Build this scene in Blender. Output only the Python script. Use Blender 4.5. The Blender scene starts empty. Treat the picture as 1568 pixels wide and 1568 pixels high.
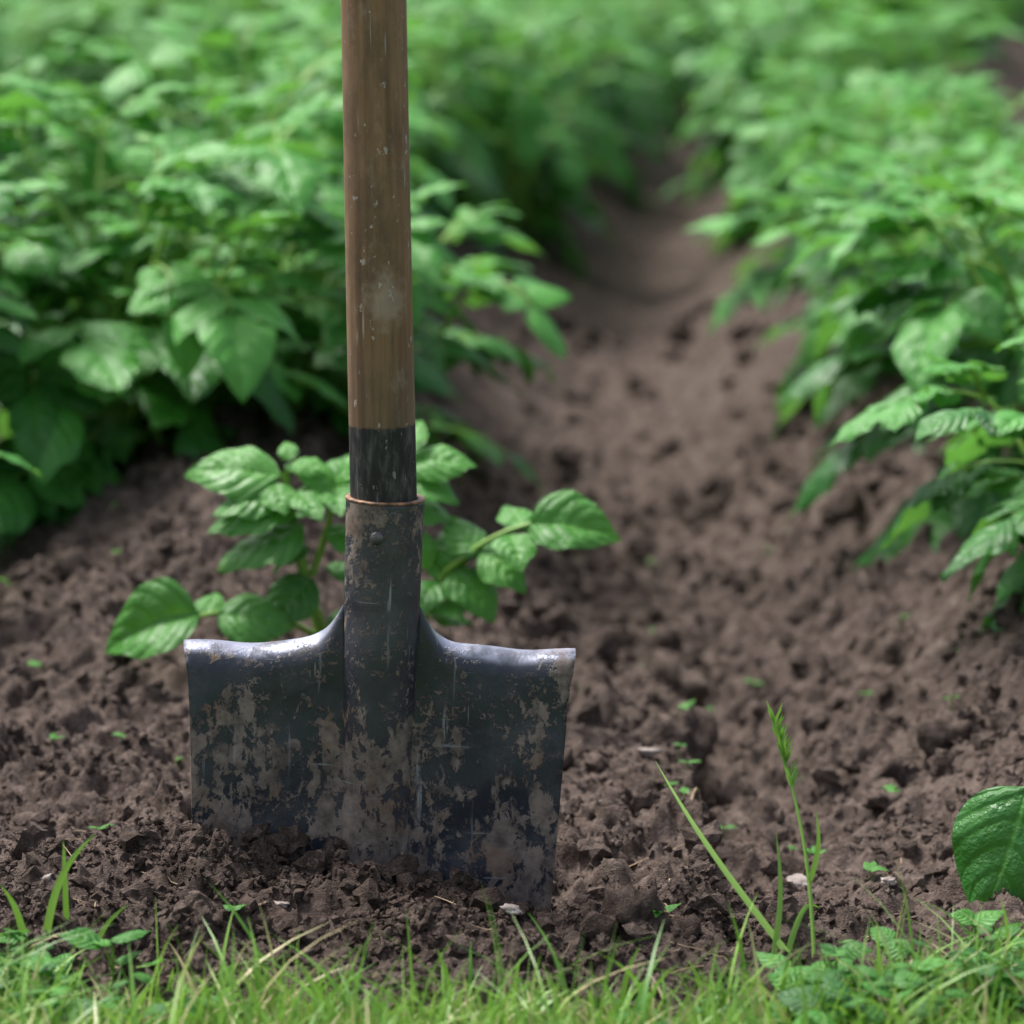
import bpy, math, random
import numpy as np
from mathutils import Vector, Matrix
random.seed(7); RS=np.random.RandomState(7)
scene=bpy.context.scene
R=math.radians

# ---------------------------------------------------------------- noise
def _hash(ix,iy,seed):
    h=(ix.astype(np.int64)*374761393+iy.astype(np.int64)*668265263+seed*974634777)&0x7fffffff
    h=((h^(h>>13))*1274126177)&0x7fffffff
    h=((h^(h>>16))*1103515245+12345)&0x7fffffff
    return ((h>>7)&0xffff)/65535.0
def perlin(x,y,seed=0):
    ix=np.floor(x);iy=np.floor(y);fx=x-ix;fy=y-iy
    u=fx*fx*fx*(fx*(fx*6-15)+10);v=fy*fy*fy*(fy*(fy*6-15)+10)
    def g(ox,oy):
        a=_hash(ix+ox,iy+oy,seed)*2*np.pi
        return np.cos(a)*(fx-ox)+np.sin(a)*(fy-oy)
    return ((g(0,0)*(1-u)+g(1,0)*u)*(1-v)+(g(0,1)*(1-u)+g(1,1)*u)*v)*1.5
def fbm(x,y,seed=0,o=4):
    s=0;a=1;f=1;t=0
    for i in range(o):
        s=s+a*perlin(x*f+i*17.3,y*f-i*9.1,seed+i);t+=a;a*=.5;f*=2.03
    return s/t
def domes(x,y,cell,seed,rmin=.25,rmax=.62,dens=.8):
    X=x/cell;Y=y/cell
    ix=np.floor(X);iy=np.floor(Y);out=np.zeros_like(X)
    for ox in (-1,0,1):
        for oy in (-1,0,1):
            cx=ix+ox;cy=iy+oy
            px=cx+_hash(cx,cy,seed);py=cy+_hash(cx,cy,seed+1)
            r=rmin+(rmax-rmin)*_hash(cx,cy,seed+2)**1.6
            on=_hash(cx,cy,seed+3)<dens
            asp=.7+.6*_hash(cx,cy,seed+4);an=_hash(cx,cy,seed+5)*3.14
            dx=X-px;dy=Y-py
            ex=(dx*np.cos(an)+dy*np.sin(an))*asp;ey=(-dx*np.sin(an)+dy*np.cos(an))/asp
            q=np.clip(1-(ex*ex+ey*ey)/(r*r),0,1)
            out=np.maximum(out,np.where(on,r*np.sqrt(q),0))
    return out*cell
def ss(a,b,x):
    t=np.clip((x-a)/(b-a),0,1);return t*t*(3-2*t)

# ---------------------------------------------------------------- terrain
SP=.74
def furx(y): return .115+.013*np.clip(y,0,20)+.018*np.sin(y*2.2)*ss(.2,1,y)*(1-ss(3,5,y))+.050*np.clip(y-2.9,0,30)**1.55
def lawn_edge(x):
    return -.232+.086*ss(.12,.32,x)+.076*ss(-.17,-.33,x)+.018*perlin(x*9,x*0+3.3,5)
def macro(x,y):
    fx=furx(y)
    c=-np.cos(2*np.pi*(x-fx)/SP)
    ampl=np.where(x<fx,ss(.12,1.05,y),ss(-.20,.12,y)*.5+ss(.0,.6,y)*.5)
    ampl=ampl*(1-ss(21,22,y))*(1-ss(14,15,np.abs(x)))
    z=ampl*(.012+.084*c)
    z=z+.012*fbm(x*5,y*5,11,3)*ss(-.15,.05,y)*(1-ss(21,25,y))
    z=z+.028*np.exp(-((x+.20)/.115)**2-((y-.0)/.085)**2)
    z=z+.012*np.exp(-((x+.06)/.12)**2-((y+.11)/.06)**2)
    z=z-.020*np.exp(-((x-.03)/.07)**2-((y-.0)/.07)**2)
    z=z+.014*np.exp(-((x-.10)/.04)**2-((y+.04)/.04)**2)
    return z
def soilmask(x,y):
    return ss(-.012,.012,y-lawn_edge(x))*(1-ss(20.5,21.5,y))
def micro(x,y,sp=0.0):
    wx=x+.009*fbm(x*38,y*38,21,3);wy=y+.009*fbm(x*38,y*38,23,3)
    m=.016*fbm(x*17,y*17,31,5)
    rd=1-np.abs(perlin(x*46,y*46,36))*2.2
    m=m+.0035*rd*(sp<.012)
    rough=.55+.9*np.clip(.5+1.1*perlin(x*6,y*6,41),0,1)
    m=m+rough*(.45*domes(wx+.2,wy,.058,45,.2,.5,.5)*(sp<.04)+.68*domes(wx,wy,.030,51)*(sp<.025)+.8*domes(wx+.5,wy,.015,61)*(sp<.010)+.8*domes(wx,wy+.7,.0085,71)*(sp<.005))
    m=m+.0018*fbm(x*210,y*210,81,2)*(sp<.004)
    return m-.011
def height(x,y,sp=0.0):
    s=soilmask(x,y)
    return macro(x,y)+micro(x,y,sp)*s-.004*(1-s)
def H1(x,y): return float(height(np.array([x]),np.array([y]))[0])
def LE(x): return float(lawn_edge(np.array([x]))[0])

def axis(lo,hi,sp,glo,ghi,end):
    a=list(np.arange(lo,hi,sp));s=sp;v=a[-1]
    while v<end: s=min(s*ghi,40);v+=s;a.append(v)
    s=sp;v=lo;b=[]
    while v>-end: s=min(s*glo,40);v-=s;b.append(v)
    return np.array(b[::-1]+a)
def spacing(a): return np.gradient(a)

def mk_mesh(name,co,quads,tri=None,attr=None,mats=None,matidx=None,smooth=True):
    me=bpy.data.meshes.new(name)
    co=np.asarray(co,dtype=np.float32)
    nq=0 if quads is None else len(quads); nt=0 if tri is None else len(tri)
    me.vertices.add(len(co)); me.vertices.foreach_set('co',co.ravel())
    loops=[];starts=[]
    if nq:
        loops.append(np.asarray(quads,np.int32).ravel());starts.append(np.arange(nq)*4)
    if nt:
        loops.append(np.asarray(tri,np.int32).ravel());starts.append(nq*4+np.arange(nt)*3)
    loops=np.concatenate(loops).astype(np.int32)
    me.loops.add(len(loops));me.loops.foreach_set('vertex_index',loops)
    me.polygons.add(nq+nt)
    me.polygons.foreach_set('loop_start',np.concatenate(starts).astype(np.int32))
    for m in (mats or []): me.materials.append(m)
    if matidx is not None: me.polygons.foreach_set('material_index',np.asarray(matidx,np.int32))
    me.update(calc_edges=True); me.validate()
    me.polygons.foreach_set('use_smooth',np.full(len(me.polygons),smooth))
    if attr is not None:
        for k,v in attr.items():
            v=np.asarray(v,np.float32)
            if v.ndim==2:
                a=me.attributes.new(k,'FLOAT_VECTOR','POINT');a.data.foreach_set('vector',v.ravel())
            else:
                a=me.attributes.new(k,'FLOAT','POINT');a.data.foreach_set('value',v)
    me.update()
    return me
def add(name,me,parent=None,loc=(0,0,0),rot=(0,0,0),sc=1):
    o=bpy.data.objects.new(name,me);scene.collection.objects.link(o)
    o.location=loc;o.rotation_euler=rot;o.scale=(sc,)*3 if not hasattr(sc,'__len__') else sc
    if parent: o.parent=parent
    return o

# ---------------------------------------------------------------- materials
class NT:
    def __init__(s,name):
        s.m=bpy.data.materials.new(name);s.m.use_nodes=True;s.t=s.m.node_tree;s.t.nodes.clear()
        s.out=s.n('ShaderNodeOutputMaterial')
    def n(s,t,**k):
        x=s.t.nodes.new(t)
        for a,b in k.items(): setattr(x,a,b)
        return x
    def l(s,a,b): s.t.links.new(a,b)
    def put(s,sock,v):
        if hasattr(v,'is_linked') or hasattr(v,'links'): s.l(v,sock)
        else:
            if hasattr(v,'__len__') and len(v)==3 and len(sock.default_value)==4: v=(*v,1)
            sock.default_value=v
    def math(s,op,a,b=0,c=0,clamp=False):
        x=s.n('ShaderNodeMath',operation=op);x.use_clamp=clamp
        s.put(x.inputs[0],a);s.put(x.inputs[1],b)
        return x.outputs[0]
    def mix(s,f,a,b,bt='MIX'):
        x=s.n('ShaderNodeMix',data_type='RGBA',blend_type=bt)
        s.put(x.inputs[0],f);s.put(x.inputs[6],a);s.put(x.inputs[7],b);return x.outputs[2]
    def noise(s,vec,scale,detail=4,rough=.55,dist=0):
        x=s.n('ShaderNodeTexNoise');s.l(vec,x.inputs['Vector'])
        x.inputs['Scale'].default_value=scale;x.inputs['Detail'].default_value=detail
        x.inputs['Roughness'].default_value=rough;x.inputs['Distortion'].default_value=dist
        return x.outputs[0]
    def ramp(s,f,a,b,lo=0.,hi=1.):
        x=s.n('ShaderNodeMapRange',interpolation_type='SMOOTHSTEP')
        s.put(x.inputs[0],f)
        for i,v in enumerate((a,b,lo,hi)): x.inputs[i+1].default_value=v
        return x.outputs[0]
    def mapping(s,vec,scale=(1,1,1),loc=(0,0,0),rot=(0,0,0)):
        x=s.n('ShaderNodeMapping');s.l(vec,x.inputs[0]);x.inputs['Scale'].default_value=scale
        x.inputs['Location'].default_value=loc;x.inputs['Rotation'].default_value=rot;return x.outputs[0]
    def obj(s): return s.n('ShaderNodeTexCoord').outputs['Object']
    def attr(s,n):
        x=s.n('ShaderNodeAttribute');x.attribute_name=n;return x
    def sep(s,v):
        x=s.n('ShaderNodeSeparateXYZ');s.l(v,x.inputs[0]);return x.outputs
    def bump(s,h,strength,dist,normal=None):
        x=s.n('ShaderNodeBump');s.put(x.inputs['Strength'],strength);x.inputs['Distance'].default_value=dist
        s.l(h,x.inputs['Height'])
        if normal: s.l(normal,x.inputs['Normal'])
        return x.outputs[0]
    def bsdf(s,col,rough,normal=None,metal=0,spec=.5):
        x=s.n('ShaderNodeBsdfPrincipled')
        s.put(x.inputs['Base Color'],col);s.put(x.inputs['Roughness'],rough);s.put(x.inputs['Metallic'],metal)
        x.inputs['Specular IOR Level'].default_value=spec
        if normal: s.l(normal,x.inputs['Normal'])
        return x.outputs[0]
    def fin(s,sh): s.l(sh,s.out.inputs[0]);return s.m

def soil_mat(name,attrs=True):
    t=NT(name);v=t.obj()
    n1=t.noise(v,6,3,.6);n2=t.noise(v,70,4,.7);n3=t.noise(v,420,3,.7);n4=t.noise(v,1300,1,.6)
    dry=t.mix(t.ramp(n2,.32,.68),(.068,.049,.040),(.205,.158,.134))
    wet=t.mix(t.ramp(n2,.35,.7),(.028,.0185,.014),(.085,.059,.046))
    a=t.attr('moist').outputs['Fac']
    f=t.math('ADD',a,t.math('MULTIPLY',t.math('SUBTRACT',n1,.5),.9),clamp=True)
    col=t.mix(f,dry,wet)
    col=t.mix(t.ramp(n3,.3,.75,.5,0.),col,(.022,.0155,.0125))
    col=t.mix(t.ramp(n3,.66,.78,0,.4),col,(.30,.25,.22))
    col=t.mix(t.ramp(n4,.60,.72,0,.45),col,(.19,.155,.138))
    if attrs:
        g=t.attr('lawn').outputs['Fac']
        gc=t.mix(t.ramp(n2,.4,.6),(.04,.06,.015),(.12,.13,.04))
        far=t.attr('far').outputs['Fac']
        gc=t.mix(far,gc,t.mix(n1,(.10,.20,.03),(.18,.30,.06)))
        col=t.mix(g,col,gc)
    hgt=t.math('ADD',n3,t.math('MULTIPLY',n4,.5))
    nr=t.bump(hgt,.95,.0026)
    return t.fin(t.bsdf(col,.95,nr,spec=.12))

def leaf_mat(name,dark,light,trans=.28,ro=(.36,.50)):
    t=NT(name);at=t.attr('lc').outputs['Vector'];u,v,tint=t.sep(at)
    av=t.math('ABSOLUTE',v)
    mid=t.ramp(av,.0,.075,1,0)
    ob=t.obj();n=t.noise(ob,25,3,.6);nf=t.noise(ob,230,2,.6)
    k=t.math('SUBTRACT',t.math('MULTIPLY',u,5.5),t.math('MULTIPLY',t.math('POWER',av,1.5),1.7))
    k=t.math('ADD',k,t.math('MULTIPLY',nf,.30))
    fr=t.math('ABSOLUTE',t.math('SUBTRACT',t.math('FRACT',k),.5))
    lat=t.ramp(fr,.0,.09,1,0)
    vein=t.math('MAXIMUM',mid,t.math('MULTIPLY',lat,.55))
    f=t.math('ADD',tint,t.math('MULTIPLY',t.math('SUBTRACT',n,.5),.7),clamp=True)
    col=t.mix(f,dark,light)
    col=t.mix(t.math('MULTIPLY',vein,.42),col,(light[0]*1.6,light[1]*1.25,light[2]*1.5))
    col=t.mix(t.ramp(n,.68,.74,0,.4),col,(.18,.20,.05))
    geo=t.n('ShaderNodeNewGeometry')
    col=t.mix(t.math('MULTIPLY',geo.outputs['Backfacing'],.5),col,(.17,.31,.13))
    quilt=t.math('SUBTRACT',t.ramp(fr,0,.35,0,1),t.math('MULTIPLY',mid,.8))
    h=t.math('ADD',t.math('MULTIPLY',quilt,.7),t.math('MULTIPLY',nf,1.3))
    nr=t.bump(h,.65,.0016)
    b=t.bsdf(col,t.ramp(n,.3,.7,ro[0],ro[1]),nr,spec=.5)
    tr=t.n('ShaderNodeBsdfTranslucent');t.put(tr.inputs[0],t.mix(.5,col,(.20,.55,.03)));
    mx=t.n('ShaderNodeMixShader');mx.inputs[0].default_value=trans;t.l(b,mx.inputs[1]);t.l(tr.outputs[0],mx.inputs[2])
    return t.fin(mx.outputs[0])
def stem_mat():
    t=NT('potato_stem');n=t.noise(t.obj(),30,2)
    c=t.mix(n,(.11,.24,.03),(.24,.42,.07))
    return t.fin(t.bsdf(c,.5,None,spec=.4))
def grass_mat():
    t=NT('grass_blade');u,v,tint=t.sep(t.attr('lc').outputs['Vector'])
    c=t.mix(tint,(.09,.25,.03),(.31,.52,.10))
    c=t.mix(t.ramp(tint,.84,.87),c,(.56,.48,.27))
    c=t.mix(t.ramp(u,.0,.4,.7,0),c,(.40,.38,.19))
    b=t.bsdf(c,.42,None,spec=.45)
    tr=t.n('ShaderNodeBsdfTranslucent');t.put(tr.inputs[0],t.mix(.4,c,(.30,.55,.06)))
    mx=t.n('ShaderNodeMixShader');mx.inputs[0].default_value=.3;t.l(b,mx.inputs[1]);t.l(tr.outputs[0],mx.inputs[2])
    return t.fin(mx.outputs[0])
M_soil=soil_mat('garden_soil');M_clod=soil_mat('soil_crumbs_mat',False)
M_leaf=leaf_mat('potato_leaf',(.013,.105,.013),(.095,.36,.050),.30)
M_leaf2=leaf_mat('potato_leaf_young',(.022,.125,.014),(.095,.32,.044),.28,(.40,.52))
M_stem=stem_mat();M_grass=grass_mat()

def metal_mat():
    t=NT('worn_spade_metal');v=t.obj();x,y,z=t.sep(v)
    paint=t.mix(t.noise(v,40,3),(.009,.011,.018),(.030,.037,.056))
    big=t.noise(t.mapping(v,(1,1,.6),loc=(.3,0,.13)),21,5,.62,.5)
    fine=t.noise(t.mapping(v,(1,1,.6)),120,5,.72,.3)
    edge=t.ramp(z,.11,-.02,0,.13)
    sx=t.ramp(t.math('ABSOLUTE',x),.06,.11,0,.045)
    sock=t.ramp(t.math('ABSOLUTE',x),.014,.026,.045,0)
    m=t.math('ADD',t.math('ADD',t.math('ADD',big,edge),sx),sock)
    m=t.math('ADD',m,t.math('MULTIPLY',t.math('SUBTRACT',fine,.5),.85))
    mud=t.ramp(m,.585,.622)
    speck=t.math('MULTIPLY',t.ramp(t.noise(v,230,4,.75),.540,.595),t.ramp(t.noise(v,26,3),.42,.56))
    ctr=t.ramp(t.math('ABSOLUTE',x),.010,.026,.22,0)
    thin=t.math('ADD',t.math('MULTIPLY',t.ramp(t.noise(v,32,5,.7),.45,.70),.45),ctr,clamp=True)
    sc=t.noise(t.mapping(v,(260,260,14),rot=(0,R(12),0)),1,2,.5)
    sc2=t.noise(t.mapping(v,(22,22,330),rot=(0,R(8),0)),1,2,.5)
    scr=t.math('MULTIPLY',t.math('MAXIMUM',t.ramp(sc,.66,.72),t.ramp(sc2,.68,.74)),t.ramp(t.noise(v,14,3),.42,.6,0,.75))
    mudc=t.mix(t.ramp(t.noise(v,90,4,.7),.3,.7),(.085,.067,.056),(.27,.215,.18))
    rust=t.ramp(t.noise(t.mapping(v,loc=(3,1,2)),22,3),.52,.64,0,.5)
    mudc=t.mix(rust,mudc,(.20,.115,.068))
    cov=t.math('MAXIMUM',mud,t.math('MULTIPLY',speck,.85))
    col=t.mix(thin,paint,(.090,.086,.092))
    col=t.mix(t.math('MULTIPLY',cov,.9),col,mudc)
    bare=t.math('MULTIPLY',t.math('MULTIPLY',t.ramp(y,.0004,.004),t.ramp(z,.104,.118)),t.ramp(t.noise(v,60,4),.36,.54,.3,1))
    col=t.mix(t.math('MULTIPLY',bare,.75),col,(.38,.40,.50))
    col=t.mix(scr,col,(.28,.29,.31))
    rg=t.math('ADD',t.math('MULTIPLY',cov,.5),.34,clamp=True)
    rg=t.math('ADD',rg,t.math('MULTIPLY',thin,.35),clamp=True)
    met=t.math('MULTIPLY',bare,.7)
    nr=t.bump(t.math('ADD',t.math('MULTIPLY',cov,1.0),t.math('MULTIPLY',fine,.6)),.7,.0012)
    return t.fin(t.bsdf(col,rg,nr,metal=met,spec=.5))
def wood_mat():
    t=NT('weathered_wood');v=t.obj();x,y,z=t.sep(v)
    g=t.noise(t.mapping(v,(1,1,.035)),170,5,.65,.25);g2=t.noise(t.mapping(v,(1,1,.12)),38,4,.6)
    c=t.mix(t.ramp(g,.3,.7),(.110,.056,.027),(.265,.148,.074))
    c=t.mix(t.ramp(g2,.38,.7,0,.6),c,(.32,.205,.125))
    c=t.mix(t.ramp(g,.60,.70,0,.55),c,(.055,.031,.018))
    c=t.mix(t.ramp(t.noise(t.mapping(v,(1,1,.4)),34,6,.75),.45,.68,0,.65),c,(.085,.054,.036))
    c=t.mix(t.ramp(t.noise(t.mapping(v,(1,1,.5),loc=(2,0,1)),44,6,.75),.54,.70,0,.55),c,(.34,.27,.21))
    c=t.mix(t.ramp(z,.34,.27,0,.3),c,(.10,.08,.066))
    d=t.n('ShaderNodeVectorMath',operation='DISTANCE');t.l(t.mapping(v,(1,1,.8)),d.inputs[0]);d.inputs[1].default_value=(.005,-.018,.334*.8)
    c=t.mix(t.math('MULTIPLY',t.ramp(t.math('ADD',d.outputs['Value'],t.math('MULTIPLY',t.noise(v,160,4),.02)),.012,.027,1,0),.5),c,(.42,.33,.27))
    sp=t.ramp(t.noise(t.mapping(v,(1,1,.6)),190,4,.65),.640,.675)
    lines=t.math('MULTIPLY',t.ramp(t.noise(t.mapping(v,(1,1,.05)),330,2,.5),.65,.70),t.ramp(t.noise(v,25,2),.45,.62,0,.8))
    white=t.math('MAXIMUM',sp,lines)
    c=t.mix(t.math('MULTIPLY',white,.65),c,(.50,.47,.44))
    zz=t.math('ADD',z,t.math('MULTIPLY',t.math('SUBTRACT',t.noise(v,120,3),.5),.006))
    blk=t.ramp(zz,.2615,.2635,1,0)
    bc=t.mix(t.ramp(t.noise(t.mapping(v,(1,1,.3)),120,5,.7),.42,.72),(.012,.012,.014),(.10,.095,.095))
    bc=t.mix(t.math('MULTIPLY',white,.7),bc,(.28,.28,.29))
    c=t.mix(blk,c,bc)
    nr=t.bump(t.math('ADD',g,t.math('MULTIPLY',white,.4)),.5,.0009)
    return t.fin(t.bsdf(c,t.ramp(g2,.3,.7,.50,.68),nr,spec=.35))
def simple_mat(name,c1,c2,scale=60,rough=.8,spec=.3,bumpd=.001):
    t=NT(name);n=t.noise(t.obj(),scale,4,.65)
    return t.fin(t.bsdf(t.mix(t.ramp(n,.3,.7),c1,c2),rough,t.bump(n,.5,bumpd),spec=spec))
M_metal=metal_mat();M_wood=wood_mat()
M_stone=simple_mat('pale_stone',(.17,.14,.125),(.38,.33,.30),160)
M_straw=simple_mat('dry_straw',(.20,.13,.08),(.42,.32,.20),80)
M_rim=simple_mat('rusty_rim',(.07,.042,.028),(.36,.19,.10),200,.5)
M_rivet=simple_mat('rivet_metal',(.03,.03,.035),(.12,.11,.11),300,.4,.5,.0004)

# ---------------------------------------------------------------- ground sheet
xs=axis(-.50,.58,.0026,1.035,1.035,300);ys=axis(-.28,.90,.0027,1.08,1.009,300)
X,Y=np.meshgrid(xs,ys);SPX,SPY=np.meshgrid(spacing(xs),spacing(ys));S=np.maximum(SPX,SPY)
Z=height(X,Y,S)
nx,ny=len(xs),len(ys)
idx=np.arange(nx*ny).reshape(ny,nx)
q=np.stack([idx[:-1,:-1],idx[:-1,1:],idx[1:,1:],idx[1:,:-1]],-1).reshape(-1,4)
lawn=1-soilmask(X,Y);far=ss(20,21,Y)
def moistf(X,Y): return .80*np.exp(-((X+.08)/.24)**2-((Y+.07)/.12)**2)+.40*ss(.6,1.4,Y)*ss(.14,.3,np.abs(X-furx(Y)))-.10
me=mk_mesh('soil_ground',np.stack([X,Y,Z],-1).reshape(-1,3),q,attr={'lawn':lawn.ravel(),'far':far.ravel(),'moist':moistf(X,Y).ravel()},mats=[M_soil])
ground=add('soil_ground',me)

# ---------------------------------------------------------------- clods
def ico(sub,seed,flat=.8,amp=.35):
    import bmesh
    bm=bmesh.new();bmesh.ops.create_icosphere(bm,subdivisions=sub,radius=1)
    from mathutils import noise
    for v in bm.verts:
        p=v.co*1.1+Vector((seed*7.3,seed*1.7,0))
        d=1+amp*noise.noise(p)*1.6+amp*.9*noise.noise(p*2.7)+ (amp*.5*noise.noise(p*6) if sub>1 else 0)+(amp*.3*noise.noise(p*13) if sub>3 else 0)
        v.co=v.co*d;v.co.z*=flat
    co=np.array([v.co[:] for v in bm.verts]);f=np.array([[v.index for v in fc.verts] for fc in bm.faces]);bm.free();return co,f
def rotmats(n,rs,full=True):
    q=rs.normal(size=(n,4));q/=np.linalg.norm(q,axis=1)[:,None];w,x,y,z=q.T
    return np.stack([1-2*(y*y+z*z),2*(x*y-z*w),2*(x*z+y*w),2*(x*y+z*w),1-2*(x*x+z*z),2*(y*z-x*w),2*(x*z-y*w),2*(y*z+x*w),1-2*(x*x+y*y)],-1).reshape(n,3,3)
def scatter_clods(pts,rad,sub,rs,sink=.35,amp=.6):
    V=[];F=[];off=0;Mo=[]
    T=[ico(sub,i+1+sub*10,amp=amp) for i in range(9)]
    which=rs.randint(0,9,len(pts))
    z=height(pts[:,0],pts[:,1])
    for k,(co,f) in enumerate(T):
        s=np.where(which==k)[0]
        if not len(s): continue
        Rm=rotmats(len(s),rs)
        c=np.einsum('nij,vj->nvi',Rm,co)*rad[s][:,None,None]
        c+=np.stack([pts[s,0],pts[s,1],z[s]+rad[s]*(.5-sink)],-1)[:,None,:]
        V.append(c.reshape(-1,3));nf=(f[None]+(off+np.arange(len(s))*len(co))[:,None,None]).reshape(-1,3);F.append(nf);off+=len(s)*len(co)
        m=moistf(pts[s,0],pts[s,1])+rs.normal(0,.12,len(s))
        Mo.append(np.repeat(m,len(co)))
    return np.concatenate(V),np.concatenate(F),np.concatenate(Mo)
rs=np.random.RandomState(3)
def rpts(n,x0,x1,y0,y1): return np.stack([rs.uniform(x0,x1,n),rs.uniform(y0,y1,n)],-1)
def keep(p):
    m=(p[:,1]>lawn_edge(p[:,0])-.005)
    pat=perlin(p[:,0]*14,p[:,1]*14,99)
    return p[m&(rs.rand(len(p))<np.clip(.62+1.0*pat,.25,1))]
A=keep(np.concatenate([rpts(24000,-.48,.52,-.24,.35),rpts(15000,-.3,.15,-.22,.03),rpts(11000,-.5,.6,.35,1.0)]))
ra=.0009+.0026*rs.rand(len(A))**2.4
B=keep(np.concatenate([rpts(3800,-.5,.62,-.22,1.7),rpts(420,-.28,.18,-.21,.0)]))
rb=.0032+.0070*rs.rand(len(B))**2.4
Cc=np.array([[.078,.018],[.095,-.02],[.122,.035],[.068,-.11],[.09,-.10],[.16,.08],[-.33,-.02],[-.24,-.12],[.2,-.02],[.05,.13],[.13,.16],[.07,.2],[.03,.27],[-.35,.15],[-.27,.2],[.3,-.08],[.36,.1],[.24,.24],[-.4,.3],[.02,.34],[.11,.02],[.27,.11]])
rc=np.array([.013,.010,.010,.016,.012,.01,.009,.007,.008,.011,.009,.010,.010,.009,.01,.008,.01,.009,.012,.01,.008,.012])
D=rpts(260,-.45,.55,.12,3.0);rd=.008+.012*rs.rand(260)**1.5
off=0;V=[];F=[];Mo=[]
for v,f,m in [scatter_clods(A,ra,1,rs),scatter_clods(B,rb,2,rs)]: V.append(v);F.append(f+off);Mo.append(m);off+=len(v)
add('soil_crumbs',mk_mesh('soil_crumbs',np.concatenate(V),None,np.concatenate(F),attr={'moist':np.concatenate(Mo)},mats=[M_clod],smooth=False))
v,f,m=scatter_clods(np.concatenate([Cc,D]),np.concatenate([rc,rd]),3,rs,.55,.55)
add('soil_clods',mk_mesh('soil_clods',v,None,f,attr={'moist':m},mats=[M_clod]))

for (x,y,r) in [(.174,.105,.0092),(.030,-.018,.0065),(-.263,-.045,.0055),(-.127,-.085,.004),(-.183,.015,.006),(.0,-.09,.0045),(.22,.03,.004),(-.34,-.06,.006),(.06,-.14,.004),(.25,.2,.006),(.09,.3,.006)]:
    co,f=ico(3,x*100,.6,.35);co=co*r*np.array([1.25,.9,.8])
    o=add('stone',mk_mesh('stone',co,None,f,mats=[M_stone]),loc=(x,y,H1(x,y)+r*.4),rot=(.2,.1,x*30))

# ---------------------------------------------------------------- plant builder
class PB:
    def __init__(s): s.V=[];s.Q=[];s.A=[];s.MI=[];s.n=0
    def grid(s,P,A,mi):
        a,b=P.shape[:2];id=s.n+np.arange(a*b).reshape(a,b)
        s.V.append(P.reshape(-1,3));s.A.append(A.reshape(-1,3))
        q=np.stack([id[:-1,:-1],id[1:,:-1],id[1:,1:],id[:-1,1:]],-1).reshape(-1,4)
        s.Q.append(q);s.MI.append(np.full(len(q),mi));s.n+=a*b
    def tube(s,pts,r0,r1,mi=1,seg=7):
        pts=np.asarray(pts);n=len(pts);d=np.gradient(pts,axis=0);d/=np.linalg.norm(d,axis=1)[:,None]+1e-9
        ref=np.array([.3,.2,1.]) if abs(d[0][2])<.8 else np.array([1.,.1,0])
        sd=np.cross(d,ref);sd/=np.linalg.norm(sd,axis=1)[:,None];up=np.cross(sd,d)
        a=np.linspace(0,2*np.pi,seg+1);r=np.linspace(r0,r1,n)[:,None,None]
        P=pts[:,None,:]+r*(np.cos(a)[None,:,None]*sd[:,None,:]+np.sin(a)[None,:,None]*up[:,None,:])
        s.grid(P,np.zeros(P.shape),mi)
    def mesh(s,name,mats): return mk_mesh(name,np.concatenate(s.V),np.concatenate(s.Q),attr={'lc':np.concatenate(s.A)},mats=mats,matidx=np.concatenate(s.MI))
def nrm(v): v=np.asarray(v,float);return v/(np.linalg.norm(v)+1e-9)
def leaflet(b,pos,d,n,L,rs,hero=False,curl=None,fold=None,wid=None,tint=None,twist=0):
    nu,nv=(21,15) if hero is True else ((5,3) if hero=='lo' else (8,5))
    u=np.linspace(0,1,nu)[:,None];v=np.linspace(-1,1,nv)[None,:]
    W=(wid if wid else rs.uniform(.31,.39))
    w=W*np.sin(np.pi*np.clip(u,0,1)**.68)**.85*(1-.34*u**3)
    w[0]=.012;w[-1]=.002
    curl=rs.uniform(.15,.6) if curl is None else curl
    fold=rs.uniform(.05,.55) if fold is None else fold
    ph=rs.uniform(0,6.28)
    ang=curl*u*1.6
    du=1/(nu-1)
    cx=np.concatenate([[0],np.cumsum(np.cos((ang[:-1,0]+ang[1:,0])/2)*du)])[:,None]
    cz=-np.concatenate([[0],np.cumsum(np.sin((ang[:-1,0]+ang[1:,0])/2)*du)])[:,None]
    av=np.abs(v)
    lift=fold*w*av-(.5*w)*av**2*.9
    rip=.026*np.sin(u*9+ph+np.sign(v)*1.3)*av**2
    z=cz+lift+rip
    if hero is True:
        k=(u*5.5-1.7*av**1.5+.5)%1.0
        z=z+.026*(np.sin(np.pi*k)**.8-.4)*np.sqrt(np.clip(av*(1.1-av),0,1))*1.3*np.clip(w/W,0,1)
        z=z+.012*np.sin(u*15+ph)*np.sin(v*5+ph)+.018*np.sin(u*21+ph*2+np.sign(v))*av**3
    x=cx+0*v+.03*av*np.sin(np.pi*u); y=w*v*np.cos(fold*.6)+.03*np.sin(u*3+ph)
    d=nrm(d);n=np.asarray(n,float);n=nrm(n-d*np.dot(n,d));sd=np.cross(n,d)
    if twist: c,s_=math.cos(twist),math.sin(twist);n,sd=n*c+sd*s_,sd*c-n*s_
    P=np.asarray(pos)+L*(x[...,None]*d+y[...,None]*sd+z[...,None]*n)
    t=rs.uniform(0,1) if tint is None else tint
    A=np.stack([u+0*v,v+0*u,np.full((nu,nv),t)],-1)
    b.grid(P,A,0)
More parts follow.
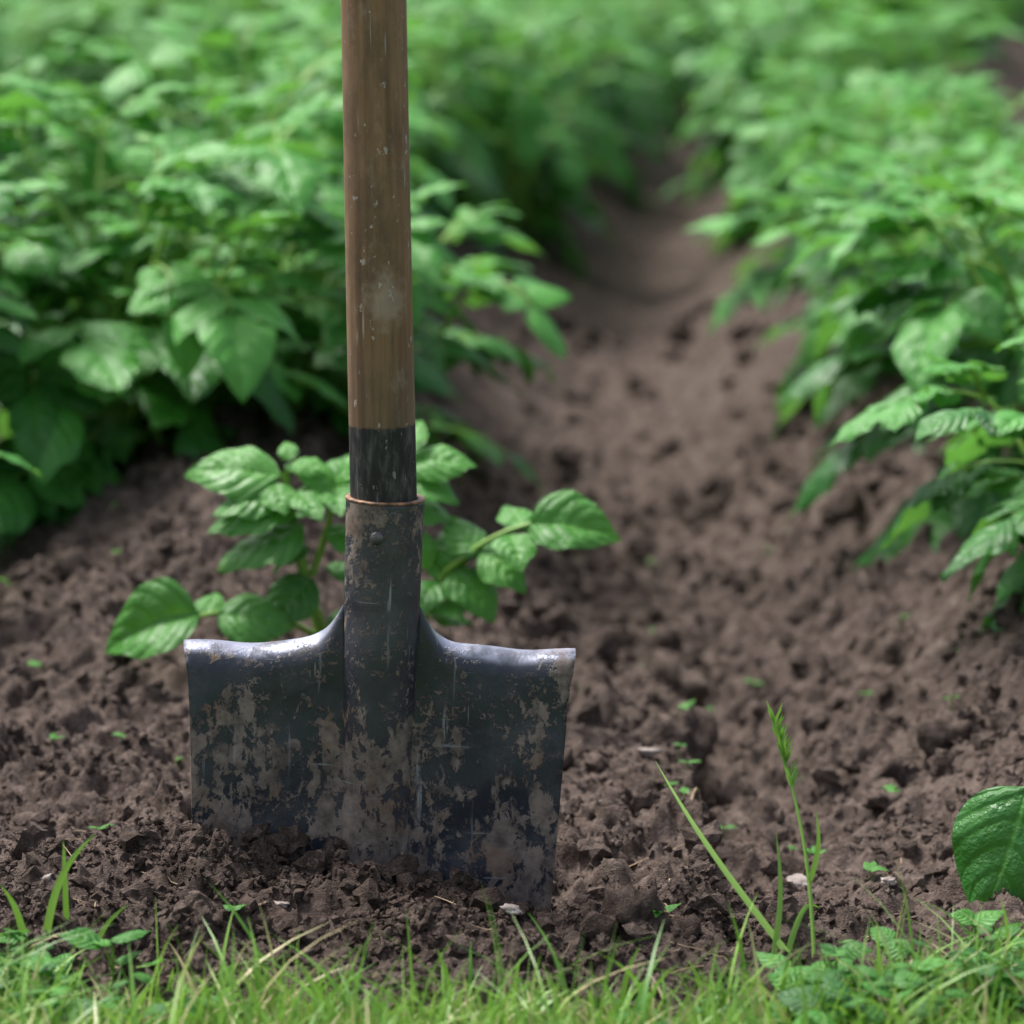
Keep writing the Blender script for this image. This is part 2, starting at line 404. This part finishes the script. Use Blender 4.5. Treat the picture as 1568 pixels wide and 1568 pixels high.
def compound(b,base,d,L,size,rs,droop=.8,pairs=3,hero=False,tint=None,r=.0016):
    d=nrm(d);p=np.array(base,float);pts=[p.copy()];ds=[d]
    N=10
    for i in range(N):
        d=nrm(d+np.array([0,0,-droop/N])+rs.normal(0,.02,3));p=p+d*L/N;pts.append(p.copy());ds.append(d)
    if hero=='lo': b.tube(pts[::3],r,r*.55,1,3)
    else: b.tube(pts,r,r*.55,1,6 if hero else 4)
    tt=tint if tint is not None else rs.uniform(.1,.9)
    for k in range(pairs):
        i=int(round(N*(.36+.55*k/max(1,pairs-.3))));i=min(i,N-1)
        dd=ds[i];up=nrm(np.array([0,0,1.])-dd*dd[2]*.9);sd=nrm(np.cross(up,dd))
        for s_ in(-1,1):
            L2=size*(.62+.16*k)*rs.uniform(.85,1.1)
            di=nrm(sd*s_*.95+dd*rs.uniform(.35,.7)+up*rs.uniform(-.2,.3))
            n2=nrm(up+rs.normal(0,.25,3)+dd*.1)
            st=pts[i]+di*.004
            leaflet(b,st,di,n2,L2,rs,hero,tint=np.clip(tt+rs.normal(0,.14),0,1))
        if hero!='lo' and rs.rand()<.4 and k>0:
            j=max(0,i-1)
            for s_ in(-1,1): leaflet(b,pts[j],nrm(sd*s_+dd*.3),up,size*.2,rs,False,tint=tt)
    dd=ds[-1];up=nrm(np.array([0,0,1.])-dd*dd[2]*.9)
    leaflet(b,pts[-1],nrm(dd+rs.normal(0,.1,3)),nrm(up+rs.normal(0,.15,3)),size*rs.uniform(1.05,1.3),rs,hero,tint=np.clip(tt+rs.normal(0,.1),0,1))
def plant(seed,h=.3,spread=.22,stems=8,size=.062,hero=False,nodes=6):
    rs=np.random.RandomState(seed);b=PB()
    for s in range(stems):
        a=2*np.pi*(s+rs.rand()*.7)/stems;out=rs.uniform(.25,1)*spread*.62
        hh=h*rs.uniform(.7,1.1)*(1-.22*out/spread)
        base=np.array([rs.normal(0,.018),rs.normal(0,.018),-.03])
        tip=base+np.array([np.cos(a)*out,np.sin(a)*out,hh+.0])
        t=np.linspace(0,1,10)[:,None]
        pts=base+(tip-base)*np.concatenate([t**1.3,t**1.3,t**.85],1)+rs.normal(0,.002,(10,3))
        b.tube(pts,.0042,.0020,1,6 if hero!='lo' else 3)
        for k in range(nodes):
            f=.10+.88*k/(nodes-1);i=f*9;i0=min(int(i),8);pos=pts[i0]+(pts[i0+1]-pts[i0])*(i-i0)
            aa=a+(k*2.4)+rs.uniform(-.4,.4)
            if rs.rand()<.6: aa=a+rs.uniform(-1.2,1.2)
            el=rs.uniform(.0,.6)+.45*f
            d=[np.cos(aa)*np.cos(el),np.sin(aa)*np.cos(el),np.sin(el)]
            L=spread*rs.uniform(.42,.66)*(1.05-.35*f)
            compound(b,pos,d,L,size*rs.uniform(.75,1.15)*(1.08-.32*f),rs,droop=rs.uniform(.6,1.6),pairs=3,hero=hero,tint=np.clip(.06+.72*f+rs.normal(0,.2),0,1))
        for k in range(2):
            aa=a+rs.uniform(-2,2);compound(b,pts[-1],[np.cos(aa)*.6,np.sin(aa)*.6,.8],.05,size*.6,rs,droop=.8,pairs=2,hero=hero,tint=.95)
    return b
MATS=[M_leaf,M_stem]
big=[plant(100+i,.31,.25,9,.066).mesh('potato_plant_mesh_%d'%i,MATS) for i in range(5)]
med=[plant(200+i,.21,.21,7,.060).mesh('potato_plant_med_%d'%i,MATS) for i in range(3)]
lo=[plant(400+i,.29,.25,8,.066,'lo',5).mesh('potato_plant_far_%d'%i,MATS) for i in range(4)]
herob=[plant(300,.35,.27,10,.078,True,7).mesh('pp_h0',MATS),plant(301,.21,.22,7,.068,True).mesh('pp_h1',MATS),plant(302,.20,.18,7,.062,True).mesh('pp_h2',MATS)]
def putplant(me,x,y,rz,s,parent=None,name='potato_plant',dz=0):
    return add(name,me,parent,loc=(x,y,float(macro(np.array([x]),np.array([y]))[0])+dz),rot=(0,0,rz),sc=s)
near=[(herob[0],-.36,1.05,.4,1.05),(big[0],-.62,.98,1.4,1.1),(med[0],-.135,1.30,2.1,1.0),(herob[1],-.20,1.16,3.3,1.0),
 (big[1],-.33,1.44,.9,1.1),(big[2],-.28,1.74,2.9,1.05),(herob[1],.445,1.00,.9,1.2),(herob[2],.440,.53,2.0,.95),(med[1],.46,1.42,1.9,1.1),(herob[2],.40,1.72,4.0,1.05),
 (med[0],.66,1.25,3.0,1.1),(herob[2],-.555,.60,2.4,1.0),(med[2],.48,2.0,1.0,1.15)]
for m,x,y,rz,s in near: putplant(m,x,y,rz,s)
rows=bpy.data.objects.new('potato_crop_rows',None);scene.collection.objects.link(rows)
rs=np.random.RandomState(12)
for k in range(-16,6):
    y={0:2.0,1:2.25}.get(k,.55)
    while y<20.3:
        xc=float(furx(np.array(y)))-SP/2+k*SP
        x=xc+rs.normal(0,.03)
        s=rs.uniform(.88,1.1)
        if k==0 and y<3: x-=.03
        if y>3.2: s*=1.06
        if y>3.4 and k in(0,1): x+=(.09 if k==0 else -.09)
        hidden=abs(x)>.17*(y+1.9)+.9 
        if not hidden:
            if y>5.2: me_=lo[rs.randint(4)]
            else:
                me_=(big if (k<1 or rs.rand()<.4) else med);me_=me_[rs.randint(len(me_))]
            if not (k==2 and rs.rand()<.3): putplant(me_,x,y,rs.uniform(0,6.28),s,rows,'plant')
        y+=rs.uniform(.23,.33)*(1 if y<6 else 1.25)

# ---- small potato plant behind the spade
rs=np.random.RandomState(5);b=PB()
bx,by=-.122,.33;OY=.125;bz=H1(bx*1.04,by*1.04+OY)-.005
def tubeto(a,c,r0,r1,bend=(0,0,0)):
    a=np.array(a);c=np.array(c);t=np.linspace(0,1,10)[:,None];p=a+(c-a)*t+np.array(bend)*np.sin(np.pi*t);b.tube(p,r0,r1,1,8);return p
tubeto((bx,by,bz),(-.152,.31,.160),.0048,.0030,(-.004,0,.0))
LF=lambda pos,d,n,L,**k: leaflet(b,pos,d,n,L,rs,True,**k)
LF((-.155,.31,.158),(-1,-.15,.30),(.15,-.85,1),.068,curl=.55,fold=.3,tint=.75,wid=.37)
LF((-.150,.31,.150),(-.9,-.5,-.08),(0,-.5,1),.058,curl=.3,fold=.2,tint=.7,wid=.34)
LF((-.150,.32,.166),(-.1,.4,.6),(0,-1,.5),.022,tint=.9)
LF((-.148,.31,.165),(.9,-.3,.15),(-.2,-.6,1),.028,tint=.95)
LF((-.150,.315,.160),(.6,.5,.1),(0,-.4,1),.045,tint=.6)
LF((-.160,.305,.153),(.3,-.8,-.3),(0,-.6,1),.034,tint=.75)
LF((-.145,.305,.140),(-.9,-.35,-.06),(.1,-.45,1),.064,curl=.35,fold=.2,tint=.6)
LF((-.14,.30,.125),(-1,-.35,-.30),(0,-.4,1),.066,curl=.3,fold=.15,tint=.35)
LF((-.14,.31,.128),(-.75,.5,-.05),(0,-.2,1),.055,tint=.55)
LF((-.135,.31,.105),(-.9,.1,-.2),(0,-.4,1),.036,tint=.4)
LF((-.142,.30,.148),(.35,-.75,-.2),(0,-.5,1),.038,tint=.7)
tubeto((-.135,.32,.085),(-.118,.31,.15),.0028,.0018,(.002,0,0))
for d_,n_,L_,t_ in [((.4,-.1,.7),(-.5,-.6,.6),.048,.8),((-.5,-.2,.7),(.4,-.6,.7),.036,.9),((.9,-.3,.1),(0,-.4,1),.055,.7),((.2,.6,.5),(0,-.6,.8),.045,.6),((.8,.3,-.2),(.2,-.2,1),.05,.5),((.1,-.8,-.1),(0,-.5,.9),.040,.65),((-.7,-.4,.2),(0,-.5,1),.030,.7)]:
    LF((-.118,.31,.148),d_,n_,L_,tint=t_)
for z_,d_ in [(.12,(.9,-.3,-.1)),(.09,(.8,.2,.1))]:
    LF((-.125,.315,z_),d_,(0,-.5,1),.038,tint=rs.uniform(.3,.7))
tubeto((-.10,.33,.07),(-.070,.34,.158),.0026,.0017)
LF((-.072,.34,.160),(1,-.2,.30),(-.2,-.7,1),.050,curl=.45,tint=.75,wid=.38);LF((-.072,.34,.152),(.9,-.5,-.2),(0,-.5,1),.044,tint=.6);LF((-.073,.34,.165),(.2,.4,.8),(-.2,-.9,.3),.040,tint=.8)
LF((-.075,.335,.135),(.9,-.3,-.1),(0,-.5,1),.040,tint=.6);LF((-.08,.335,.14),(.5,.6,.2),(0,-.4,1),.045,tint=.5)
p=tubeto((bx,by,bz+.012),(-.212,.285,.062),.0024,.0016,(0,0,.014))
LF((-.208,.285,.063),(-1,-.25,-.02),(.1,-.95,.8),.078,curl=.75,fold=.8,tint=.5,wid=.42)
LF((-.196,.28,.064),(.95,-.20,.05),(-.1,-.9,.9),.054,curl=.4,fold=.3,tint=.5,wid=.40)
LF((-.200,.29,.064),(-.3,.9,.25),(0,-.6,1),.034,tint=.8);LF((-.205,.29,.064),(.2,.8,.45),(0,-.7,1),.028,tint=.7)
LF((-.135,.31,.085),(-.45,-.4,-.35),(-.3,-.9,.3),.050,tint=.02,wid=.38);LF((-.13,.32,.075),(-.8,-.3,.2),(0,-.4,1),.036,tint=.3)
LF((-.115,.32,.06),(.3,-.8,-.2),(0,-.5,.6),.045,tint=.2)
bR=(-.072,.33);zR=H1(bR[0]*1.04,bR[1]*1.04+OY)-.004
tubeto((bR[0],bR[1],zR),(-.045,.315,.088),.0034,.0024,(.0,0,.01))
tubeto((-.045,.315,.088),(.018,.30,.127),.0024,.0015,(0,0,.006))
LF((.012,.30,.126),(1,-.30,.06),(.05,-.85,.85),.064,curl=.5,fold=.65,tint=.5,wid=.44)
for pos,d_,n_,L_,t_ in [((.005,.302,.122),(-.2,.85,.35),(0,-.6,1),.040,.8),((.0,.303,.117),(.1,-.9,-.05),(0,-.5,1),.042,.7),((.008,.302,.122),(.9,.3,-.1),(0,-.5,1),.040,.6),
 ((-.02,.308,.104),(-.55,.5,.5),(0,-.7,.8),.044,.7),((-.02,.308,.104),(.7,-.7,-.2),(.1,-.6,1),.046,.65),((-.035,.312,.095),(-.1,.7,.7),(0,-.8,.6),.046,.6),((-.025,.31,.10),(.6,.5,.2),(0,-.6,1),.042,.75),
 ((-.04,.315,.09),(.6,-.6,-.4),(.1,-.6,1),.050,.55),((-.05,.315,.082),(-.3,-.8,-.1),(0,-.6,1),.044,.5),((-.06,.32,.07),(.5,-.7,.05),(0,-.6,1),.044,.6),((-.05,.32,.08),(.35,.3,.85),(-.3,-.8,.2),(.040),.75),((-.055,.32,.09),(-.4,-.1,.9),(.2,-.9,.3),.040,.7),((-.06,.32,.06),(.9,.2,-.1),(0,-.5,1),.038,.4)]:
    LF(pos,d_,n_,L_,tint=t_)
add('potato_plant',b.mesh('young_potato',[M_leaf2,M_stem]),loc=(0,OY,0),sc=(1.04,1.04,1))

# right foreground plant
rs=np.random.RandomState(9);b=PB()
x0,y0=.40,.02;z0=H1(x0,y0)
tubeto((x0,y0,z0-.005),(.385,.02,z0+.07),.004,.003)
tubeto((.385,.02,z0+.07),(.296,-.01,.056),.002,.0014,(0,0,.012))
LF((.293,-.01,.056),(-.40,-.35,-.95),(-.25,-1,.45),.086,curl=.2,fold=.15,wid=.42,tint=.2)
for i in range(5): 
    a=i*.75-1.3;compound(b,(.385,.02,z0+.04+.01*i),[math.cos(a),math.sin(a),.5],.10,.058,rs,droop=1.1,pairs=2,hero=True)
add('potato_plant',b.mesh('potato_edge',MATS))

# ---------------------------------------------------------------- garden spade
spade=bpy.data.objects.new('garden_spade',None);scene.collection.objects.link(spade);spade.location=(-.0735,0,0)
zS,zT,zB,zTop=.159,.132,-.09,.2205
r=.0205
def fil(z):
    k=min(1,max(0,(zS-z)/.03));return .0016*k
def prof(a,z):
    k=np.clip((zS-z)/(zS-.0),0,1);ks=k*k*(3-2*k)
    B=r*(1-ks)+.0080*ks
    m=min(1,k*2.0)
    f=math.cos(a)*(1-m)+(math.cos(a)**1.5)*m
    return -B*max(f,0)-fil(z)
NW=30;NA=24;rowsB=90
cols=[]
for i in range(NW): cols.append(('w',-1,1-i/NW))
for i in range(NA+1): cols.append(('a',0,-math.pi/2+math.pi*i/NA))
for i in range(1,NW+1): cols.append(('w',1,i/NW))
verts=[];faces=[];grid={}
for ci,(ty,sg,t) in enumerate(cols):
    for ri in range(rowsB+1):
        v=(ri/rowsB)**1.25
        if ty=='a':
            z=zS+(zB-zS)*v;k=np.clip((zS-z)/.06,0,1);rr=r*(1-.08*k)
            x=rr*math.sin(t);y=prof(t,z)
        else:
            W=.1105;x0=r+(W-r)*(t**1.35)
            e=x0-r
            ztop=zT+(zS-zT)*math.exp(-(e/.011)**1.1)+.0009*math.sin(x0*sg*120+1)*min(1,e/.02)
            l=(ztop-zB)*v
            Rb=.013*(.05+.95*min(1,e/.015));arc=Rb*math.pi/2
            if l<arc: th=l/Rb;y=Rb*(1-math.sin(th));z=ztop-Rb*(1-math.cos(th))
            else: y=0;z=ztop-Rb-(l-arc)
            wd=1-.115*np.clip((zT-z)/.23,0,1)
            if z>zT-.016: wd+=.022*np.clip((z-zT+.016)/.016,0,1)*t**3
            k=np.clip((zS-z)/.06,0,1)
            xx=r*(1-.08*k)+e*wd
            y-=fil(z)*math.exp(-e/.006)
            y-=.006*t**2.2*np.clip((ztop-z)/.05,0,1)
            x=sg*xx
        y+=.0006*math.sin(x*90+z*60)+.0005*math.sin(z*130-x*40)
        grid[ci,ri]=len(verts);verts.append((x,y,z))
for ci in range(len(cols)-1):
    for ri in range(rowsB):
        faces.append((grid[ci,ri],grid[ci,ri+1],grid[ci+1,ri+1],grid[ci+1,ri]))
UP=24
def zt(i): return zS+(zTop-zS)*i/UP
tube={}
for ai in range(NA+1):
    ci=NW+ai;tube[ai,0]=grid[ci,0]
    a=-math.pi/2+math.pi*ai/NA
    for i in range(1,UP+1):
        rr=r+.0006*i/UP
        tube[ai,i]=len(verts);verts.append((rr*math.sin(a),-rr*math.cos(a),zt(i)))
for ai in range(NA):
    for i in range(UP): faces.append((tube[ai,i+1],tube[ai,i],tube[ai+1,i],tube[ai+1,i+1]))
back={}
for ai in range(NA+1):
    a=math.pi/2+math.pi*ai/NA
    for i in range(-20,UP+1):
        z=zS+(zTop-zS)*i/UP if i>=0 else zS+i*.004
        f=1 if i>=0 else max(.05,1-(i/-20)**1.6)
        rr=r+.0006*max(i,0)/UP
        if ai==0 and i>=0: back[ai,i]=tube[NA,i];continue
        if ai==NA and i>=0: back[ai,i]=tube[0,i];continue
        back[ai,i]=len(verts);verts.append((rr*math.sin(a)*(1 if i>=0 else .4+.6*f),-rr*math.cos(a)*f+(.001 if i<0 else 0),z))
for ai in range(NA):
    for i in range(-20,UP): faces.append((back[ai,i+1],back[ai,i],back[ai+1,i],back[ai+1,i+1]))
me=bpy.data.meshes.new('blade');me.from_pydata(verts,[],faces);me.materials.append(M_metal)
for p in me.polygons:p.use_smooth=True
blade=add('blade_and_socket',me,spade)
piv=Vector((0,0,.163));Mr=Matrix.Translation(piv)@Matrix.Rotation(R(3),4,'Z')@Matrix.Rotation(R(2.1),4,'Y')@Matrix.Translation(-piv)
blade.matrix_local=Mr
so=blade.modifiers.new('sol','SOLIDIFY');so.thickness=.002;so.offset=0
def lathe(name,pr,mat,seg=72,wob=0):
    vs=[];fs=[]
    for i,(rr,z) in enumerate(pr):
        for j in range(seg):
            a=2*math.pi*j/seg;w=1+wob*math.sin(a*2+z*9)+wob*.6*math.sin(a*3-z*23)
            vs.append((rr*w*math.cos(a),rr*w*math.sin(a),z))
    for i in range(len(pr)-1):
        for j in range(seg):
            k=(j+1)%seg;fs.append((i*seg+j,i*seg+k,(i+1)*seg+k,(i+1)*seg+j))
    m=bpy.data.meshes.new(name);m.from_pydata(vs,[],fs);m.materials.append(mat)
    for p in m.polygons:p.use_smooth=True
    return m
ring=[(.0184,zTop-.001),(.0184,zTop+.0006),(.0205,zTop+.001),(.0222,zTop+.0007),(.0226,zTop+.0001),(.0224,zTop-.0007),(.0184,zTop-.001)]
rg=add('socket_rim',lathe('rim',ring,M_rim,72,.004),spade);rg.matrix_local=Mr
zz=list(np.linspace(.17,1.18,90));pr=[(.0,.169)]+[(.0183+.0003*math.sin(z*9)+.0004*z,z) for z in zz]+[(.0182,1.19),(.015,1.2),(.008,1.205),(0,1.206)]
sh=add('wooden_shaft',lathe('shaft',pr,M_wood,72,.008),spade);sh.rotation_euler=(0,R(-.75),0);sh.location=(.004,0,0)
co,f=ico(3,1,1,.06);co=co*np.array([.0038,.0026,.0038])
rv=add('rivet',mk_mesh('rivet',co,None,f,mats=[M_rivet]),spade);rv.matrix_local=Mr@Matrix.Translation((-.0045,-.0226,.2015))

# ---------------------------------------------------------------- grass
lawnE=bpy.data.objects.new('lawn_grass',None);scene.collection.objects.link(lawnE)
def blades(px,py,pz,h,w,lean,rs,seg=5):
    n=len(px);a=rs.uniform(0,6.28,n);la=rs.uniform(0,6.28,n)
    t=np.linspace(0,1,seg+1)
    V=np.zeros((n,seg+1,2,3))
    cx=np.cos(la)[:,None]*lean[:,None]*h[:,None]*t**2;cy=np.sin(la)[:,None]*lean[:,None]*h[:,None]*t**2
    cz=h[:,None]*(t-.25*np.clip(lean,0,1.4)[:,None]*t**2.2)
    wd=w[:,None]*(1-t**1.8)*.5+.00008
    for k,s in enumerate((-1,1)):
        V[:,:,k,0]=px[:,None]+cx+s*wd*np.cos(a)[:,None];V[:,:,k,1]=py[:,None]+cy+s*wd*np.sin(a)[:,None];V[:,:,k,2]=pz[:,None]+cz
    idx=np.arange(n*(seg+1)*2).reshape(n,seg+1,2)
    q=np.stack([idx[:,:-1,0],idx[:,:-1,1],idx[:,1:,1],idx[:,1:,0]],-1).reshape(-1,4)
    A=np.zeros(V.shape);A[...,0]=t[None,:,None];A[...,2]=rs.rand(n)[:,None,None]
    return V.reshape(-1,3),q,A.reshape(-1,3)
rs=np.random.RandomState(21)
n=34000
px=rs.uniform(-.7,.7,n);py=rs.uniform(-.66,-.13,n)
e=lawn_edge(px)+.016*perlin(px*30,py*30,77)
pat=perlin(px*12,py*12,78)
kp=(py<e)&(rs.rand(n)<.35+.6*ss(0,.03,e-py)+.35*pat);px,py=px[kp],py[kp];pat=pat[kp]
h=rs.uniform(.012,.033,len(px))*(1+.6*pat)+(.045*rs.rand(len(px))**7)
v_,q_,a_=blades(px,py,height(px,py)-.002,h,rs.uniform(.0012,.0036,len(px)),rs.uniform(.1,1.2,len(px)),rs)
add('border_blades',mk_mesh('border_blades',v_,q_,attr={'lc':a_},mats=[M_grass]),lawnE)
tiles=[]
for k in range(3):
    n=4200;px=rs.uniform(-.2,.2,n);py=rs.uniform(-.2,.2,n)
    v_,q_,a_=blades(px,py,np.full(n,-.006),rs.uniform(.012,.034,n),rs.uniform(.0011,.0026,n),rs.uniform(.1,1.3,n),rs,3)
    tiles.append(mk_mesh('lawn_tile%d'%k,v_,q_,attr={'lc':a_},mats=[M_grass]))
for i in range(-8,9):
    for j in range(9):
        add('turf',tiles[rs.randint(3)],lawnE,(i*.4,-.86-.4*j,0),(0,0,rs.randint(4)*math.pi/2))
    if abs(i)>=2: add('turf',tiles[rs.randint(3)],lawnE,(i*.4+(.1 if i>0 else -.1),-.46,0))
b=PB()
def rosette(x,y,n,L,hh):
    z=H1(x,y)
    for k in range(n):
        a=rs.uniform(0,6.28);d=[math.cos(a),math.sin(a),rs.uniform(.1,.7)]
        st=np.array([x+rs.normal(0,.008),y+rs.normal(0,.008),z+hh*rs.uniform(.2,1)])
        b.tube([(x,y,z),tuple((np.array([x,y,z])+st)/2+[0,0,.003]),tuple(st)],.0007,.0005,1,4)
        leaflet(b,st,d,[rs.normal(0,.3),rs.normal(-.3,.3),1],L*rs.uniform(.5,1.4),rs,False,curl=.3,wid=rs.uniform(.25,.45),tint=rs.rand())
for i in range(34):
    x=rs.uniform(.14,.36);rosette(x,LE(x)-rs.uniform(-.01,.08),6,.018,.030)
for i in range(20):
    x=rs.uniform(-.36,-.19);rosette(x,LE(x)-rs.uniform(-.01,.08),5,.018,.030)
for i in range(14):
    x=rs.uniform(-.2,.14);rosette(x,LE(x)-rs.uniform(0.02,.09),4,.011,.014)
add('clover_weeds',b.mesh('clover_weeds',[M_leaf2,M_stem]),lawnE)

def ribbon(b,pts,w,tint,nrmv=(0,-1,.3)):
    pts=np.asarray(pts,float);n=len(pts);d=np.gradient(pts,axis=0);d/=np.linalg.norm(d,axis=1)[:,None]
    sd=np.cross(d,np.array(nrmv));sd/=np.linalg.norm(sd,axis=1)[:,None]
    t=np.linspace(0,1,n);ww=(w*(1-t**2.2)*.5+.0001)[:,None]
    fold=np.array([0,-.3,.3])*w*.3
    P=np.stack([pts-sd*ww,pts+fold,pts+sd*ww],1)
    A=np.zeros(P.shape);A[...,0]=t[:,None]*.6+.4;A[...,2]=tint;b.grid(P,A,0)
def curve(a,c,bend,n=14):
    a=np.array(a);c=np.array(c);t=np.linspace(0,1,n)[:,None];return a+(c-a)*t+np.array(bend)*np.sin(np.pi*t)
b=PB()
ribbon(b,curve((.148,-.155,0),(.0795,-.06,.083),(-.006,0,.004)),.0034,.6)
ribbon(b,curve((.139,-.150,0),(.141,-.13,.062),(.003,0,0)),.003,.5)
ribbon(b,curve((.146,-.150,0),(.165,-.13,.02),(.0,0,.012)),.003,.5)
st=curve((.160,-.158,0),(.141,-.10,.117),(.005,0,0),20);b.tube(st,.0013,.0006,1,6)
rs=np.random.RandomState(4)
for k in range(46):
    i=rs.uniform(13.5,19);i0=min(int(i),18);p=st[i0]+(st[i0+1]-st[i0])*(i-i0);a=rs.uniform(0,6.28)
    c=p+np.array([math.cos(a)*.0045,math.sin(a)*.0045,.010*rs.uniform(.6,1.2)]);ribbon(b,curve(p,c,(0,0,0),5),.0014,rs.rand()*.8)
ribbon(b,curve(st[6],st[6]+np.array([.003,0,.04]),(.003,0,0)),.0028,.7)
add('grass_stalk',b.mesh('grass_stalk',[M_grass,M_stem]))
b=PB()
for (x,y,dx,dz,w) in [(-.245,-.17,.028,.056,.0042),(-.235,-.16,.0,.046,.003),(-.255,-.17,-.012,.035,.004),(-.31,-.15,.008,.05,.005),(-.315,-.16,-.012,.055,.005),(-.22,-.175,.02,.03,.003),(-.285,-.17,-.02,.03,.003),(.10,-.205,-.01,.03,.003),(.0,-.23,.004,.035,.003),(-.03,-.24,-.008,.035,.003),(-.12,-.24,.006,.032,.003),(-.15,-.235,.012,.03,.003),(.055,-.225,.01,.038,.003),(.31,-.17,-.012,.045,.004),(.27,-.16,.01,.035,.003)]:
    z=H1(x,y);ribbon(b,curve((x,y,z-.003),(x+dx,y-.005,z+dz),(-dx*.15,0,dz*.1)),w,rs.rand()*.8)
add('grass_tuft',b.mesh('grass_tuft',[M_grass,M_stem]))

b=PB()
sp=[(.20,.42),(.115,.28),(.108,.20),(.19,.16),(.26,.55),(.24,.25),(-.30,.28),(-.245,.07),(-.33,.45),(.15,.7),(.3,.38),(.12,.5),(.33,.07),(-.36,.14),(.21,.04),(.05,.55),(.19,.75),(.12,.95),(.30,.7),(-.31,.02),(.18,-.10),(.08,-.11),(-.15,-.13)]
for i in range(34): sp.append((rs.uniform(-.35,.45),rs.uniform(-.05,1.3)))
for i,(x,y) in enumerate(sp):
    z=H1(x,y)+.002;L=rs.uniform(.006,.014)*(1 if i<23 else .8)
    for k in range(rs.randint(2,5)):
        a=rs.uniform(0,6.28);b.tube([(x,y,z-.004),(x,y,z+L*.5)],.0005,.0004,1,4)
        leaflet(b,(x,y,z+L*.5),[math.cos(a),math.sin(a),.5],[0,-.2,1],L,rs,False,wid=.25,tint=.8)
add('weed_seedlings',b.mesh('weed_seedlings',[M_leaf2,M_stem]))
b=PB()
def lie(x0,y0,x1,y1,r,lift=.004,bend=.0):
    t=np.linspace(0,1,12);x=x0+(x1-x0)*t;y=y0+(y1-y0)*t+bend*np.sin(np.pi*t)
    z0,z1=H1(x0,y0)+lift,H1(x1,y1)+lift
    z=np.maximum(z0+(z1-z0)*t,height(x,y)*.9+.001);b.tube(np.stack([x,y,z],-1),r,r*.6,0,5)
lie(.108,.165,.127,.19,.0012,.006);lie(.058,-.105,.092,-.09,.0011,.008);lie(.062,-.108,.085,-.115,.0007,.01,.004)
for i in range(80):
    x=rs.uniform(-.3,.35);y=rs.uniform(-.18,.3)
    if i<35: x=rs.uniform(-.28,.12);y=rs.uniform(-.19,-.01)
    a=rs.uniform(0,3.14);L=rs.uniform(.006,.022);lie(x,y,x+L*math.cos(a),y+L*math.sin(a),rs.uniform(.00025,.0006),.003,rs.uniform(-.004,.004))
add('straw_debris',b.mesh('straw_debris',[M_straw]))

# ---------------------------------------------------------------- light, sky
el,az=R(62),R(-50)
w=bpy.data.worlds.new('World');scene.world=w;w.use_nodes=True;nt=w.node_tree;bg=nt.nodes['Background']
sky=nt.nodes.new('ShaderNodeTexSky');sky.sky_type='NISHITA';sky.sun_disc=False;sky.sun_elevation=el;sky.sun_rotation=az
sky.air_density=1.0;sky.dust_density=5.0;sky.ozone_density=1.0
hs=nt.nodes.new('ShaderNodeHueSaturation');hs.inputs['Saturation'].default_value=.65;hs.inputs['Value'].default_value=1.55
nt.links.new(sky.outputs[0],hs.inputs['Color']);nt.links.new(hs.outputs[0],bg.inputs[0]);bg.inputs[1].default_value=.15
sd=bpy.data.lights.new('sun','SUN');sd.energy=4.9;sd.angle=R(13);sd.color=(1,.98,.95)
so=bpy.data.objects.new('sun',sd);scene.collection.objects.link(so)
so.rotation_euler=Vector((math.sin(az)*math.cos(el),math.cos(az)*math.cos(el),math.sin(el))).to_track_quat('Z','Y').to_euler();so.location=(0,0,5)
cd=bpy.data.cameras.new('camera');cam=bpy.data.objects.new('camera',cd);scene.collection.objects.link(cam);scene.camera=cam
cam.location=(0,-1.9,.555);cam.rotation_euler=(R(90-10.22),0,0)
cd.sensor_width=36;cd.lens=18/math.tan(R(8.5));cd.clip_end=1000
cd.dof.use_dof=True;cd.dof.focus_distance=1.93;cd.dof.aperture_fstop=7.0
scene.view_settings.view_transform='Standard';scene.view_settings.look='None';scene.view_settings.exposure=0
